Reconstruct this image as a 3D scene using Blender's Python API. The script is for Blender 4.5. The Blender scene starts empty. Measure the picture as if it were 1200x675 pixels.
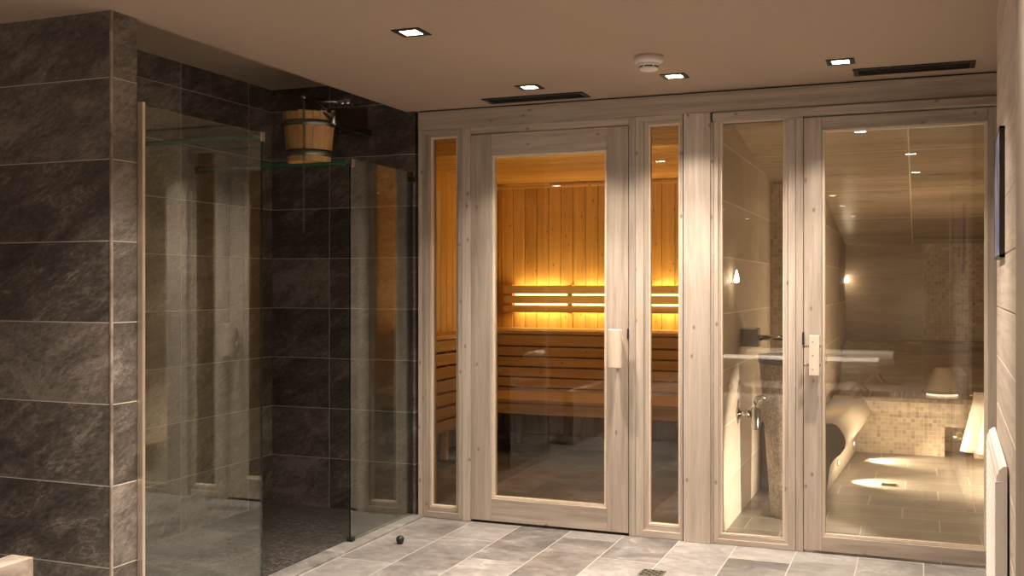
import bpy, math, random
from mathutils import Vector, Matrix
random.seed(7)
PI = math.pi
scn = bpy.context.scene
COL = scn.collection

# ------------------------------------------------------------------ camera model
TH = math.radians(21.6); CO, SI = math.cos(TH), math.sin(TH)
F = 1206.0; CY = 335.0; D = 5.34; H0 = 1.335
ZC = 2.345                         # ceiling height
def X(px, Y=0.0):
    u = (px - 600) / F
    return (Y + D) * (-SI + u * CO) / (CO + u * SI)
def Z(px, py, Y=0.0):
    u = (px - 600) / F
    return H0 + (CY - py) / F * (Y + D) / (CO + u * SI)

# ------------------------------------------------------------------ node helpers
class NT:
    def __init__(s, name):
        s.m = bpy.data.materials.new(name); s.m.use_nodes = True
        s.t = s.m.node_tree; s.t.nodes.clear()
        s.out = s.n('ShaderNodeOutputMaterial')
    def n(s, typ, **kw):
        nd = s.t.nodes.new(typ)
        for k, v in kw.items():
            if k.startswith('_'): setattr(nd, k[1:], v)
        return nd
    def link(s, a, b): s.t.links.new(a, b)
    def put(s, sock, v):
        if isinstance(v, bpy.types.NodeSocket): s.link(v, sock)
        elif v is not None:
            if isinstance(v, tuple) and len(v) == 3 and sock.type == 'RGBA': v = v + (1,)
            sock.default_value = v
    def math(s, op, a, b=None, c=None, clamp=False):
        nd = s.n('ShaderNodeMath', _operation=op, _use_clamp=clamp)
        s.put(nd.inputs[0], a)
        if b is not None: s.put(nd.inputs[1], b)
        if c is not None: s.put(nd.inputs[2], c)
        return nd.outputs[0]
    def vmath(s, op, a, b=None):
        nd = s.n('ShaderNodeVectorMath', _operation=op)
        s.put(nd.inputs[0], a)
        if b is not None: s.put(nd.inputs[1], b)
        return nd.outputs[0]
    def comb(s, x, y, z):
        nd = s.n('ShaderNodeCombineXYZ')
        for i, v in enumerate((x, y, z)): s.put(nd.inputs[i], v)
        return nd.outputs[0]
    def sep(s, v):
        nd = s.n('ShaderNodeSeparateXYZ'); s.link(v, nd.inputs[0]); return nd.outputs
    def noise(s, vec, scale, detail=4, rough=0.55, dist=0.0):
        nd = s.n('ShaderNodeTexNoise'); s.link(vec, nd.inputs['Vector'])
        nd.inputs['Scale'].default_value = scale; nd.inputs['Detail'].default_value = detail
        nd.inputs['Roughness'].default_value = rough; nd.inputs['Distortion'].default_value = dist
        return nd.outputs['Fac']
    def ramp(s, fac, stops):
        nd = s.n('ShaderNodeValToRGB'); s.link(fac, nd.inputs[0])
        el = nd.color_ramp.elements
        while len(el) < len(stops): el.new(0.5)
        for e, (p, c) in zip(el, stops):
            e.position = p; e.color = (c[0], c[1], c[2], 1) if isinstance(c, tuple) else (c, c, c, 1)
        return nd.outputs[0]
    def mapr(s, v, a, b, c=0.0, d=1.0):
        nd = s.n('ShaderNodeMapRange'); s.put(nd.inputs[0], v)
        for i, q in enumerate((a, b, c, d)): s.put(nd.inputs[i + 1], q)
        return nd.outputs[0]
    def mix(s, f, a, b, mode='MIX'):
        nd = s.n('ShaderNodeMix', _data_type='RGBA', _blend_type=mode)
        s.put(nd.inputs[0], f); s.put(nd.inputs[6], a); s.put(nd.inputs[7], b)
        return nd.outputs[2]
    def white(s, vec):
        nd = s.n('ShaderNodeTexWhiteNoise', _noise_dimensions='3D'); s.link(vec, nd.inputs[0])
        return nd.outputs[0], nd.outputs[1]
    def bsdf(s, col, rough=0.5, metal=0.0, bump=None, bstr=0.3, bdist=0.002, spec=0.5, **kw):
        b = s.n('ShaderNodeBsdfPrincipled')
        s.put(b.inputs['Base Color'], col); s.put(b.inputs['Roughness'], rough)
        b.inputs['Metallic'].default_value = metal
        b.inputs['Specular IOR Level'].default_value = spec
        for k, v in kw.items(): s.put(b.inputs[k.replace('_', ' ')], v)
        if bump is not None:
            bp = s.n('ShaderNodeBump'); bp.inputs['Strength'].default_value = bstr
            bp.inputs['Distance'].default_value = bdist
            s.link(bump, bp.inputs['Height']); s.link(bp.outputs[0], b.inputs['Normal'])
        s.link(b.outputs[0], s.out.inputs[0])
        return s.m

def flat(name, col, rough=0.5, metal=0.0, var=0.06, spec=0.5):
    t = NT(name)
    tc = t.n('ShaderNodeTexCoord').outputs['Object']
    nz = t.noise(tc, 18, 4)
    c = t.mix(nz, tuple(x * (1 - var) for x in col), tuple(min(1, x * (1 + var)) for x in col))
    return t.bsdf(c, t.mapr(nz, 0.3, 0.7, rough * 0.9, min(1, rough * 1.1)), metal, spec=spec)

def emit(name, col, strength):
    t = NT(name); e = t.n('ShaderNodeEmission')
    e.inputs[0].default_value = col + (1,); e.inputs[1].default_value = strength
    t.link(e.outputs[0], t.out.inputs[0]); return t.m

def tile_mat(name, ua, va, su, sv, ou, ov, stag, stops, grout, gw, pervar=0.2, nsc=3.0, stretch=(1, 1),
             rough=0.45, bstr=0.35, veins=0.5, seed=0.0, dots=0.0, spec=0.5, fine=0.5, skew=0.0):
    t = NT(name)
    P = t.n('ShaderNodeNewGeometry').outputs['Position']; p = t.sep(P)
    u = t.math('SUBTRACT', p[ua], ou); v = t.math('SUBTRACT', p[va], ov)
    vr = t.math('DIVIDE', v, sv); row = t.math('FLOOR', vr); fv = t.math('SUBTRACT', vr, row)
    off = t.math('MULTIPLY', row, stag)
    ur = t.math('ADD', t.math('DIVIDE', u, su), off)
    cu = t.math('FLOOR', ur); fu = t.math('SUBTRACT', ur, cu)
    eu = t.math('MULTIPLY', t.math('MINIMUM', fu, t.math('SUBTRACT', 1.0, fu)), su)
    ev = t.math('MULTIPLY', t.math('MINIMUM', fv, t.math('SUBTRACT', 1.0, fv)), sv)
    e = t.math('MINIMUM', eu, ev)
    g = t.mapr(e, gw * 0.35, gw * 0.65, 1.0, 0.0)
    rv, rc = t.white(t.comb(cu, row, seed))
    us, vs_ = u, v
    if skew:
        us = t.math('ADD', u, t.math('MULTIPLY', v, skew)); vs_ = t.math('SUBTRACT', v, t.math('MULTIPLY', u, skew))
    base = t.comb(t.math('MULTIPLY', us, stretch[0]), seed, t.math('MULTIPLY', vs_, stretch[1]))
    vec = t.vmath('ADD', base, t.vmath('MULTIPLY', rc, (31.0, 17.0, 23.0)))
    n1 = t.noise(vec, nsc, 8, 0.62, 0.6)
    n2 = t.noise(vec, nsc * 7, 9, 0.78, 0.4)
    rid = t.math('ABSOLUTE', t.math('SUBTRACT', t.noise(vec, nsc * 1.7, 6, 0.6, 1.2), 0.5))
    vein = t.mapr(rid, 0.0, 0.035, 1.0, 0.0)
    f = t.math('ADD', t.math('MULTIPLY', n1, 1 - fine), t.math('MULTIPLY', n2, fine))
    f = t.math('ADD', f, t.math('MULTIPLY', t.math('SUBTRACT', rv, 0.5), pervar))
    col = t.ramp(f, stops)
    if dots:
        rv2, _ = t.white(t.comb(cu, row, seed + 5.0))
        col = t.mix(t.mapr(rv2, dots, dots + 0.02, 0.35, 0.0), col, tuple(x * 0.42 for x in stops[0][1]))
    vm = t.math('MULTIPLY', t.math('MULTIPLY', vein, veins), t.mapr(n1, 0.5, 0.62, 0.0, 1.0))
    col = t.mix(vm, col, tuple(min(1, x * 1.5) for x in stops[-1][1]))
    col = t.mix(g, col, grout)
    h = t.math('ADD', t.math('MULTIPLY', n2, 0.7), t.math('MULTIPLY', n1, 0.8))
    h = t.math('SUBTRACT', h, t.math('MULTIPLY', g, 0.5))
    r = t.mapr(n2, 0.3, 0.7, rough * 0.8, min(1, rough * 1.25))
    return t.bsdf(col, r, bump=h, bstr=bstr, bdist=0.004, spec=spec)

def wood_mat(name, axis, dark, light, knot=(0.2, 0.1, 0.05), rough=0.55, plank=None, knots=0.12, fine=1.0, world=False, blotch=0.25, flatax=1):
    t = NT(name)
    if world: P = t.n('ShaderNodeNewGeometry').outputs['Position']
    else:
        P = t.n('ShaderNodeTexCoord').outputs['Object']
    if plank:
        a, w, o = plank
        q = t.sep(P)[a]
        cell = t.math('FLOOR', t.math('DIVIDE', t.math('SUBTRACT', q, o), w))
        rv, rc = t.white(t.comb(cell, 1.3, 2.7))
    else:
        rnd = t.n('ShaderNodeObjectInfo').outputs['Random']
        rv, rc = t.white(t.comb(rnd, 0.3, 0.7))
    P2 = t.vmath('ADD', P, t.vmath('MULTIPLY', rc, (3.0, 4.0, 5.0)))
    st = [1.0, 1.0, 1.0]; st[axis] = 0.035
    g = t.vmath('MULTIPLY', P2, tuple(st))
    st2 = [1.0, 1.0, 1.0]; st2[axis] = 0.12
    g2 = t.vmath('MULTIPLY', P2, tuple(st2))
    warp = t.noise(g2, 5, 3, 0.5)
    ring = t.noise(t.vmath('ADD', g, t.comb(t.math('MULTIPLY', warp, 0.12), t.math('MULTIPLY', warp, 0.12), t.math('MULTIPLY', warp, 0.12))), 34 * fine, 5, 0.6)
    big = t.noise(g2, 3.2, 4, 0.6)
    fib = t.noise(g, 190 * fine, 3, 0.6)
    f = t.math('ADD', t.math('MULTIPLY', ring, 0.55), t.math('ADD', t.math('MULTIPLY', big, blotch), t.math('MULTIPLY', fib, 0.2)))
    f = t.math('ADD', f, t.math('MULTIPLY', t.math('SUBTRACT', rv, 0.5), 0.16))
    col = t.mix(t.mapr(f, 0.36, 0.66), dark, light)
    # knots
    st3 = [1.0, 1.0, 1.0]; st3[axis] = 0.6; st3[flatax] = 0.0
    vor = t.n('ShaderNodeTexVoronoi', _voronoi_dimensions='2D'); vor.inputs['Scale'].default_value = 8.5
    sp = t.sep(t.vmath('MULTIPLY', P2, tuple(st3))); ab = [i for i in range(3) if i != flatax]
    t.link(t.comb(sp[ab[0]], sp[ab[1]], 0.0), vor.inputs['Vector'])
    keep = t.math('LESS_THAN', t.sep(vor.outputs['Color'])[0], knots * 3)
    k = t.math('MULTIPLY', t.mapr(t.math('ADD', vor.outputs['Distance'], t.math('MULTIPLY', fib, 0.04)), 0.055, 0.095, 1.0, 0.0), keep)
    col = t.mix(t.math('MULTIPLY', k, 0.85), col, knot)
    h = t.math('ADD', t.math('MULTIPLY', ring, 0.6), t.math('MULTIPLY', fib, 0.6))
    return t.bsdf(col, rough, bump=h, bstr=0.25, bdist=0.0015)

def glass_mat(name, tint=(0.93, 0.97, 0.94), refl=1.0):
    t = NT(name)
    lw = t.n('ShaderNodeLayerWeight'); lw.inputs[0].default_value = 0.5
    f5 = t.math('POWER', lw.outputs['Facing'], 3.3)
    fac = t.math('ADD', t.math('MULTIPLY', f5, 0.94), 0.06 * refl, clamp=True)
    tr = t.n('ShaderNodeBsdfTransparent'); tr.inputs[0].default_value = tint + (1,)
    gl = t.n('ShaderNodeBsdfGlossy'); gl.inputs['Roughness'].default_value = 0.0
    gl.inputs['Color'].default_value = (1, 1, 1, 1)
    mx = t.n('ShaderNodeMixShader'); t.link(fac, mx.inputs[0]); t.link(tr.outputs[0], mx.inputs[1]); t.link(gl.outputs[0], mx.inputs[2])
    t.link(mx.outputs[0], t.out.inputs[0]); return t.m

# ------------------------------------------------------------------ materials
WD, WL = (0.32, 0.26, 0.208), (0.60, 0.513, 0.436)
M = {}
M['wood_v'] = wood_mat('limed_pine_upright', 2, WD, WL, knot=(0.26, 0.18, 0.13), blotch=0.3)
M['wood_h'] = wood_mat('limed_pine_rail', 0, WD, WL, knot=(0.26, 0.18, 0.13), blotch=0.3)
M['wood_y'] = wood_mat('limed_pine_cladding', 1, (0.44, 0.36, 0.29), (0.78, 0.67, 0.57), knot=(0.26, 0.18, 0.13), flatax=0)
M['bead'] = wood_mat('pale_glazing_bead', 2, (0.66, 0.55, 0.43), (0.8, 0.68, 0.55), knots=0.0)
SD, SL = (0.44, 0.255, 0.075), (0.70, 0.46, 0.16)
M['s_back'] = wood_mat('spruce_back', 2, SD, SL, knot=(0.22, 0.09, 0.03), plank=(0, 0.115, 0.0), world=True, knots=0.16)
M['s_side'] = wood_mat('spruce_side', 2, SD, SL, knot=(0.22, 0.09, 0.03), plank=(1, 0.115, 0.0), world=True, flatax=0)
M['s_ceil'] = wood_mat('spruce_ceiling', 0, SD, SL, knot=(0.22, 0.09, 0.03), plank=(1, 0.095, 0.0), world=True, flatax=2)
M['s_bx'] = wood_mat('bench_board_long', 0, (0.50, 0.34, 0.16), (0.70, 0.52, 0.28), knots=0.05)
M['s_by'] = wood_mat('bench_board_side', 1, (0.50, 0.34, 0.16), (0.70, 0.52, 0.28), knots=0.05)
M['s_v'] = wood_mat('bench_upright', 2, (0.50, 0.34, 0.16), (0.70, 0.52, 0.28), knots=0.05)
M['bucket'] = wood_mat('bucket_stave', 2, (0.70, 0.38, 0.14), (0.95, 0.62, 0.30), knots=0.0, rough=0.4)
SLATE = [(0.37, (0.050, 0.042, 0.036)), (0.5, (0.122, 0.103, 0.089)), (0.63, (0.27, 0.235, 0.205))]
GR = (0.55, 0.50, 0.44)
M['sl_x'] = tile_mat('slate_tile_front', 0, 2, 0.6, 0.3, -3.353, 0, 0.0, SLATE, GR, 0.004, 0.16, 3.6, (1, 2.4), 0.42, 1.0, 0.5, 1.0, skew=0.45, fine=0.6)
M['sl_xb'] = tile_mat('slate_tile_back', 0, 2, 0.6, 0.3, -3.293, 0, 0.0, SLATE, GR, 0.004, 0.16, 3.6, (1, 2.4), 0.42, 1.0, 0.4, 4.0, skew=0.45, fine=0.6)
M['sl_y'] = tile_mat('slate_tile_side', 1, 2, 0.6, 0.3, -0.24, 0, 0.0, SLATE, GR, 0.004, 0.16, 3.6, (1, 2.4), 0.42, 1.0, 0.5, 7.0, skew=0.45, fine=0.6)
FL = [(0.36, (0.11, 0.102, 0.096)), (0.5, (0.225, 0.212, 0.20)), (0.64, (0.35, 0.335, 0.32))]
M['floor'] = tile_mat('slate_floor_tile', 1, 0, 0.9, 0.297, -0.05, -2.655, 0.37, FL, (0.5, 0.46, 0.41), 0.005, 0.15, 2.0, (1.6, 1), 0.4, 0.5, 0.5, 11.0)
FLS = [(0.2, (0.16, 0.14, 0.12)), (0.5, (0.25, 0.225, 0.195)), (0.8, (0.36, 0.325, 0.285))]
M['sfloor'] = tile_mat('steam_floor_tile', 0, 1, 0.6, 0.3, -0.1, 0.1, 0.33, FLS, (0.55, 0.5, 0.45), 0.006, 0.14, 1.6, (0.7, 1.6), 0.33, 0.02, 0.0, 13.0, fine=0.1)
M['floor_shade'] = tile_mat('shaded_cabin_floor_tile', 1, 0, 0.9, 0.297, -0.05, -2.655, 0.37, SLATE, (0.1, 0.09, 0.08), 0.005, 0.1, 2.0, (1.6, 1), 0.5, 0.5, 0.3, 12.0)  # floor slate in darker colours, the shade under the benches painted in
M['curb'] = tile_mat('kerb_stone', 1, 0, 0.9, 0.5, 0, -2.9, 0.0, FL, (0.5, 0.46, 0.41), 0.003, 0.1, 2.5, (1, 1), 0.45, 0.4, 0.4, 17.0)
M['mos_d'] = tile_mat('dark_floor_mosaic', 0, 1, 0.023, 0.023, 0, 0, 0.0, [(0.3, (0.015, 0.013, 0.012)), (0.55, (0.045, 0.039, 0.036)), (0.75, (0.10, 0.088, 0.08))], (0.12, 0.105, 0.093), 0.006, 0.5, 8, (1, 1), 0.4, 0.5, 0.2, 19.0)
BE = [(0.25, (0.44, 0.36, 0.27)), (0.55, (0.54, 0.455, 0.355)), (0.8, (0.62, 0.54, 0.44))]
M['mo_x'] = tile_mat('beige_mosaic_front', 0, 2, 0.032, 0.032, 0, 0, 0.0, BE, (0.62, 0.54, 0.44), 0.004, 0.5, 8, (1, 1), 0.4, 0.4, 0.2, 23.0, dots=0.13)
M['mo_y'] = tile_mat('beige_mosaic_side', 1, 2, 0.032, 0.032, 0, 0, 0.0, BE, (0.62, 0.54, 0.44), 0.004, 0.5, 8, (1, 1), 0.4, 0.4, 0.2, 27.0, dots=0.13)
SB = [(0.3, (0.34, 0.275, 0.21)), (0.5, (0.46, 0.385, 0.305)), (0.7, (0.57, 0.485, 0.395))]
M['sb_x'] = tile_mat('travertine_slab_back', 0, 2, 1.3, 0.6, -1.27, 0.23, 0.0, SB, (0.62, 0.54, 0.43), 0.004, 0.1, 1.4, (0.4, 3.5), 0.25, 0.03, 0.0, 31.0, fine=0.2)
M['sb_y'] = tile_mat('travertine_slab_side', 1, 2, 1.3, 0.305, -1.1, 0.27, 0.0, SB, (0.8, 0.7, 0.56), 0.005, 0.1, 1.4, (0.4, 1.5), 0.6, 0.02, 0.0, 33.0, fine=0.1)
SC = [(0.34, (0.27, 0.205, 0.145)), (0.5, (0.43, 0.345, 0.26)), (0.66, (0.58, 0.48, 0.37))]
M['sb_c'] = tile_mat('travertine_slab_ceiling', 0, 1, 1.24, 1.15, -1.30, 0.2, 0.0, SC, (0.85, 0.75, 0.6), 0.010, 0.22, 1.3, (0.3, 3.0), 0.3, 0.03, 0.1, 35.0, fine=0.2)
M['ceil'] = flat('taupe_ceiling_paint', (0.43, 0.325, 0.245), 0.75, var=0.02)
M['plaster'] = flat('warm_plaster', (0.5, 0.42, 0.35), 0.8, var=0.05)
M['hood'] = flat('beige_plaster', (0.42, 0.35, 0.27), 0.6)
M['plate'] = flat('bronze_plate', (0.075, 0.055, 0.034), 0.35, 0.2)
M['taupe'] = flat('taupe_stone', (0.22, 0.185, 0.15), 0.5)
M['trap'] = flat('dark_chrome', (0.42, 0.39, 0.36), 0.15, 1.0)
M['glass'] = glass_mat('clear_glass')
M['glass_t'] = glass_mat('glazing', (0.93, 0.91, 0.86))
t_ = NT('green_glass_edge'); M['edge'] = t_.bsdf((0.03, 0.19, 0.125), 0.15, spec=0.9)
t_ = NT('dark_glass_edge'); M['edge_d'] = t_.bsdf((0.012, 0.03, 0.022), 0.2, spec=0.4)
M['brass'] = flat('brushed_brass', (0.92, 0.80, 0.66), 0.45, 1.0)
M['chrome'] = flat('chrome', (0.72, 0.70, 0.68), 0.12, 1.0, var=0.02)
M['steel'] = flat('brushed_steel', (0.33, 0.33, 0.29), 0.4, 1.0)
M['dark'] = flat('dark_bronze', (0.03, 0.026, 0.022), 0.4, 0.3)
M['black'] = flat('matt_black', (0.012, 0.011, 0.010), 0.6)
M['plastic'] = flat('white_plastic', (0.78, 0.72, 0.66), 0.4, var=0.02)
M['enamel'] = flat('white_enamel', (0.80, 0.76, 0.72), 0.35, var=0.02)
M['towel'] = flat('white_towelling', (0.82, 0.78, 0.72), 0.9, var=0.05)
M['bench_p'] = flat('cream_plaster', (0.72, 0.64, 0.53), 0.45, var=0.04)
WARM = (1.0, 0.855, 0.71)
M['lens'] = emit('lamp_lens', (1.0, 0.86, 0.66), 14)
M['led'] = emit('led_strip', (1.0, 0.64, 0.22), 4.5)
M['led_w'] = emit('soft_led', (1.0, 0.82, 0.55), 0.7)
M['led_b'] = emit('candle_led', (1.0, 0.84, 0.62), 7)
M['led_s'] = emit('step_led', (1.0, 0.80, 0.52), 9)
# stone of the pedestal
t_ = NT('pitted_stone'); tc = t_.n('ShaderNodeTexCoord').outputs['Object']
n1 = t_.noise(tc, 9, 5); n2 = t_.noise(tc, 70, 5, 0.7)
M['stone'] = t_.bsdf(t_.ramp(t_.math('ADD', t_.math('MULTIPLY', n1, .4), t_.math('MULTIPLY', n2, .6)), [(0.35, (0.12, 0.095, 0.07)), (0.5, (0.28, 0.23, 0.18)), (0.62, (0.46, 0.39, 0.31))]), 0.7, bump=n2, bstr=1.0, bdist=0.006)
t_ = NT('block_stone'); tc = t_.n('ShaderNodeTexCoord').outputs['Object']
n1 = t_.noise(tc, 6, 8, 0.65, 0.5)
M['block'] = t_.bsdf(t_.ramp(n1, [(0.35, (0.16, 0.125, 0.10)), (0.5, (0.32, 0.26, 0.215)), (0.65, (0.46, 0.39, 0.33))]), 0.55, bump=n1, bstr=0.6, bdist=0.004)
# picture print: violet and blue hills
t_ = NT('blue_print'); tc = t_.n('ShaderNodeTexCoord').outputs['Object']
n1 = t_.noise(tc, 5, 5, 0.6, 1.0)
M['print'] = t_.bsdf(t_.ramp(n1, [(0.3, (0.03, 0.04, 0.09)), (0.45, (0.12, 0.15, 0.3)), (0.55, (0.35, 0.36, 0.5)), (0.68, (0.5, 0.38, 0.33))]), 0.5)

# ------------------------------------------------------------------ mesh helpers
class MB:
    def __init__(s, origin=(0, 0, 0)):
        s.v = []; s.f = []; s.mi = []; s.sm = []; s.o = Vector(origin); s.T = None
    def add(s, vs, fs, mi=0, smooth=False):
        b = len(s.v)
        for p in vs:
            p = Vector(p)
            if s.T is not None: p = s.T @ p
            s.v.append(p)
        for f in fs:
            s.f.append([b + i for i in f]); s.mi.append(mi); s.sm.append(smooth)
        return s
    def box(s, x0, x1, y0, y1, z0, z1, mi=0):
        x0, x1 = min(x0, x1), max(x0, x1); y0, y1 = min(y0, y1), max(y0, y1); z0, z1 = min(z0, z1), max(z0, z1)
        vs = [(x, y, z) for z in (z0, z1) for y in (y0, y1) for x in (x0, x1)]
        return s.add(vs, [(0, 2, 3, 1), (4, 5, 7, 6), (0, 1, 5, 4), (2, 6, 7, 3), (0, 4, 6, 2), (1, 3, 7, 5)], mi)
    def prism(s, pts, a, b, axis=1, mi=0, smooth=False):
        """closed outline pts (2-D) extruded between a and b along axis"""
        def P(p, t):
            if axis == 0: return (t, p[0], p[1])
            if axis == 1: return (p[0], t, p[1])
            return (p[0], p[1], t)
        n = len(pts)
        vs = [P(p, a) for p in pts] + [P(p, b) for p in pts]
        fs = [(i, (i + 1) % n, n + (i + 1) % n, n + i) for i in range(n)]
        s.add(vs, fs, mi, smooth)
        s.add([P(p, a) for p in pts], [tuple(range(n))[::-1]], mi)
        s.add([P(p, b) for p in pts], [tuple(range(n))], mi)
        return s
    def lathe(s, prof, c=(0, 0, 0), seg=32, mi=0, cap0=True, cap1=True, R=None):
        c = Vector(c); vs = []; fs = []
        for r, z in prof:
            for k in range(seg):
                a = 2 * PI * k / seg
                q = Vector((r * math.cos(a), r * math.sin(a), z))
                if R is not None: q = R @ q
                vs.append(c + q)
        for i in range(len(prof) - 1):
            for k in range(seg):
                k2 = (k + 1) % seg
                fs.append((i * seg + k, i * seg + k2, (i + 1) * seg + k2, (i + 1) * seg + k))
        s.add(vs, fs, mi, True)
        if cap0: s.add([vs[k] for k in range(seg)], [tuple(range(seg))[::-1]], mi)
        if cap1: s.add([vs[(len(prof) - 1) * seg + k] for k in range(seg)], [tuple(range(seg))], mi)
        return s
    def cyl(s, a, b, r, r2=None, seg=20, mi=0):
        a, b = Vector(a), Vector(b); d = b - a
        R = d.to_track_quat('Z', 'Y').to_matrix()
        return s.lathe([(r, 0), (r if r2 is None else r2, d.length)], a, seg, mi, R=R)
    def tube(s, pts, r, seg=12, mi=0, closed=False):
        pts = [Vector(p) for p in pts]; n = len(pts); vs = []; fs = []
        up = Vector((0, 0, 1))
        for i, p in enumerate(pts):
            a = pts[(i - 1) % n] if (closed or i > 0) else p
            b = pts[(i + 1) % n] if (closed or i < n - 1) else p
            d = (b - a).normalized()
            x = d.cross(up)
            if x.length < 1e-3: x = d.cross(Vector((1, 0, 0)))
            x.normalize(); y = x.cross(d).normalized()
            for k in range(seg):
                t = 2 * PI * k / seg
                vs.append(p + x * (r * math.cos(t)) + y * (r * math.sin(t)))
        m = n if closed else n - 1
        for i in range(m):
            j = (i + 1) % n
            for k in range(seg):
                k2 = (k + 1) % seg
                fs.append((i * seg + k, j * seg + k, j * seg + k2, i * seg + k2))
        s.add(vs, fs, mi, True)
        if not closed:
            s.add(vs[:seg], [tuple(range(seg))], mi); s.add(vs[-seg:], [tuple(range(seg))[::-1]], mi)
        return s
    def frame(s, xo0, xo1, zo0, zo1, xi0, xi1, zi0, zi1, y0, y1, mv=0, mh=1):
        """four mitred bars in the XZ plane, y0 (front) .. y1 (back)"""
        def bar(q, mi):
            vs = [(x, y0, z) for x, z in q] + [(x, y1, z) for x, z in q]
            s.add(vs, [(0, 1, 2, 3), (7, 6, 5, 4), (0, 4, 5, 1), (1, 5, 6, 2), (2, 6, 7, 3), (3, 7, 4, 0)], mi)
        bar([(xo0, zo0), (xi0, zi0), (xi0, zi1), (xo0, zo1)], mv)
        bar([(xi1, zi0), (xo1, zo0), (xo1, zo1), (xi1, zi1)], mv)
        bar([(xi0, zi1), (xi1, zi1), (xo1, zo1), (xo0, zo1)], mh)
        bar([(xo0, zo0), (xo1, zo0), (xi1, zi0), (xi0, zi0)], mh)
        return s
    def build(s, name, mats, parent=None, bevel=0.0, fix=True):
        if not isinstance(mats, (list, tuple)): mats = [mats]
        me = bpy.data.meshes.new(name)
        base = parent_world(parent) if parent else s.o
        me.from_pydata([tuple(p - base) for p in s.v], [], s.f)
        for m in mats: me.materials.append(m)
        for p, mi, sm in zip(me.polygons, s.mi, s.sm):
            p.material_index = mi; p.use_smooth = sm
        if fix:
            import bmesh
            bm = bmesh.new(); bm.from_mesh(me)
            bmesh.ops.remove_doubles(bm, verts=bm.verts, dist=1e-6)
            bmesh.ops.recalc_face_normals(bm, faces=bm.faces)
            bm.to_mesh(me); bm.free()
        me.update()
        o = bpy.data.objects.new(name, me); COL.objects.link(o)
        if parent is not None: o.parent = parent
        else: o.location = s.o
        if bevel:
            b = o.modifiers.new('edge', 'BEVEL'); b.width = bevel; b.segments = 2; b.limit_method = 'ANGLE'; b.angle_limit = math.radians(40)
        return o
def parent_world(p):
    v = Vector((0, 0, 0))
    while p is not None: v = v + Vector(p.location); p = p.parent
    return v
def tag(o, label=None, cat=None, group=None, kind=None):
    if label: o['label'] = label
    if cat: o['category'] = cat
    if group: o['group'] = group
    if kind: o['kind'] = kind
    return o
def thing(name, loc, label, cat, group=None, kind=None):
    e = bpy.data.objects.new(name, None); e.empty_display_size = 0.1
    e.location = loc; COL.objects.link(e)
    return tag(e, label, cat, group, kind)
def struct(o, label, cat):
    return tag(o, label, cat, None, 'structure')
def box(x0, x1, y0, y1, z0, z1, mi=0): return MB().box(x0, x1, y0, y1, z0, z1, mi)
def copy_tree(o, parent=None):
    c = o.copy(); COL.objects.link(c); c.parent = parent
    for ch in list(o.children): copy_tree(ch, c)
    return c

# ------------------------------------------------------------------ the shell
XG = -2.738                         # plane of the shower glass
XR = 0.338                         # face of the plank wall on the right
XL = -3.70                         # shower's left wall
YB = -11.5                         # far end of the room behind the camera
struct(MB().box(-4.6, 2.2, YB, 0.0, -0.06, 0.0).build('floor', M['floor']), 'pale grey slate tile floor running up to the sauna doors', 'floor')
struct(MB().box(XL, XG - 0.03, -2.24, 0.0, -0.005, 0.003).build('floor_shower', M['mos_d']), 'dark small mosaic floor inside the shower', 'floor')
struct(MB().box(XG - 0.03, -2.66, -2.24, -0.002, -0.01, 0.012).build('trim_1', M['curb'], bevel=0.003), 'flat pale stone kerb strip under the shower glass', 'kerb')
struct(MB().box(-3.75, -1.02, 0.1, 3.6, -0.06, -0.001).build('floor_sauna', M['floor_shade']), 'grey slate tile floor inside the sauna', 'floor')
struct(MB().box(-1.02, 0.9, 0.0, 5.1, -0.06, -0.001).build('floor_steam', M['sfloor']), 'glossy grey stone tile floor inside the steam room', 'floor')
# main ceiling is one slab that stops at the shower
cb = MB(); cb.box(XG - 0.035, 2.2, YB, 0.12, ZC, ZC + 0.10); cb.box(-4.6, XG - 0.035, YB, -2.243, ZC, ZC + 0.10)
struct(cb.build('ceiling', M['ceil']), 'taupe painted plaster ceiling with recessed lights', 'ceiling')
struct(MB().box(-4.0, XG + 0.3, -2.24, 0.15, 2.537, 2.6).build('ceiling_shower', M['ceil']), 'darker raised ceiling above the shower', 'ceiling')
struct(box(XG - 0.035, XG - 0.0, -2.24, -0.0, ZC + 0.1, 2.54).build('ceiling_upstand', M['ceil']), 'taupe upstand closing the raised shower ceiling', 'ceiling')
# shower walls
struct(box(XL - 0.1, XL, -2.38, 0.0, 0, 2.54).build('wall_shower_left', M['sl_y']), 'dark slate tiled left wall of the shower', 'wall')
struct(box(XL - 0.1, XG + 0.02, 0.0, 0.1, 0, 2.54).build('wall_shower_back', M['sl_xb']), 'dark slate tiled back wall of the shower', 'wall')
# pillar wall: front face toward camera, end face toward the doors
w = MB(); w.box(-4.6, -2.752, -2.376, -2.243, 0, 2.54)
me = w.build('wall_partition', [M['sl_x'], M['sl_y']])
for p in me.data.polygons: p.material_index = 1 if abs(p.normal.x) > 0.5 else 0
struct(me, 'dark slate tiled partition wall ending in a pale edged corner', 'wall')
struct(MB().box(-2.757, -2.7475, -2.3805, -2.370, 0, ZC - 0.001).build('trim_2', M['block'], bevel=0.002), 'thin pinkish corner strip on the tiled partition wall', 'corner trim')
# walls behind the camera (seen only in the glass)
struct(box(-4.7, -4.6, YB, -2.376, 0, ZC).build('wall_left', M['sl_y']), 'slate tiled side wall behind the partition', 'wall')
struct(box(-4.7, 2.3, YB - 0.1, YB, 0, ZC).build('wall_back', M['plaster']), 'plain warm plaster wall at the far end, mirrored in the glass', 'wall')
struct(box(2.2, 2.3, YB, -2.9, 0, ZC).build('wall_lounge', M['plaster']), 'plain warm plaster side wall of the lounge area', 'wall')
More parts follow.
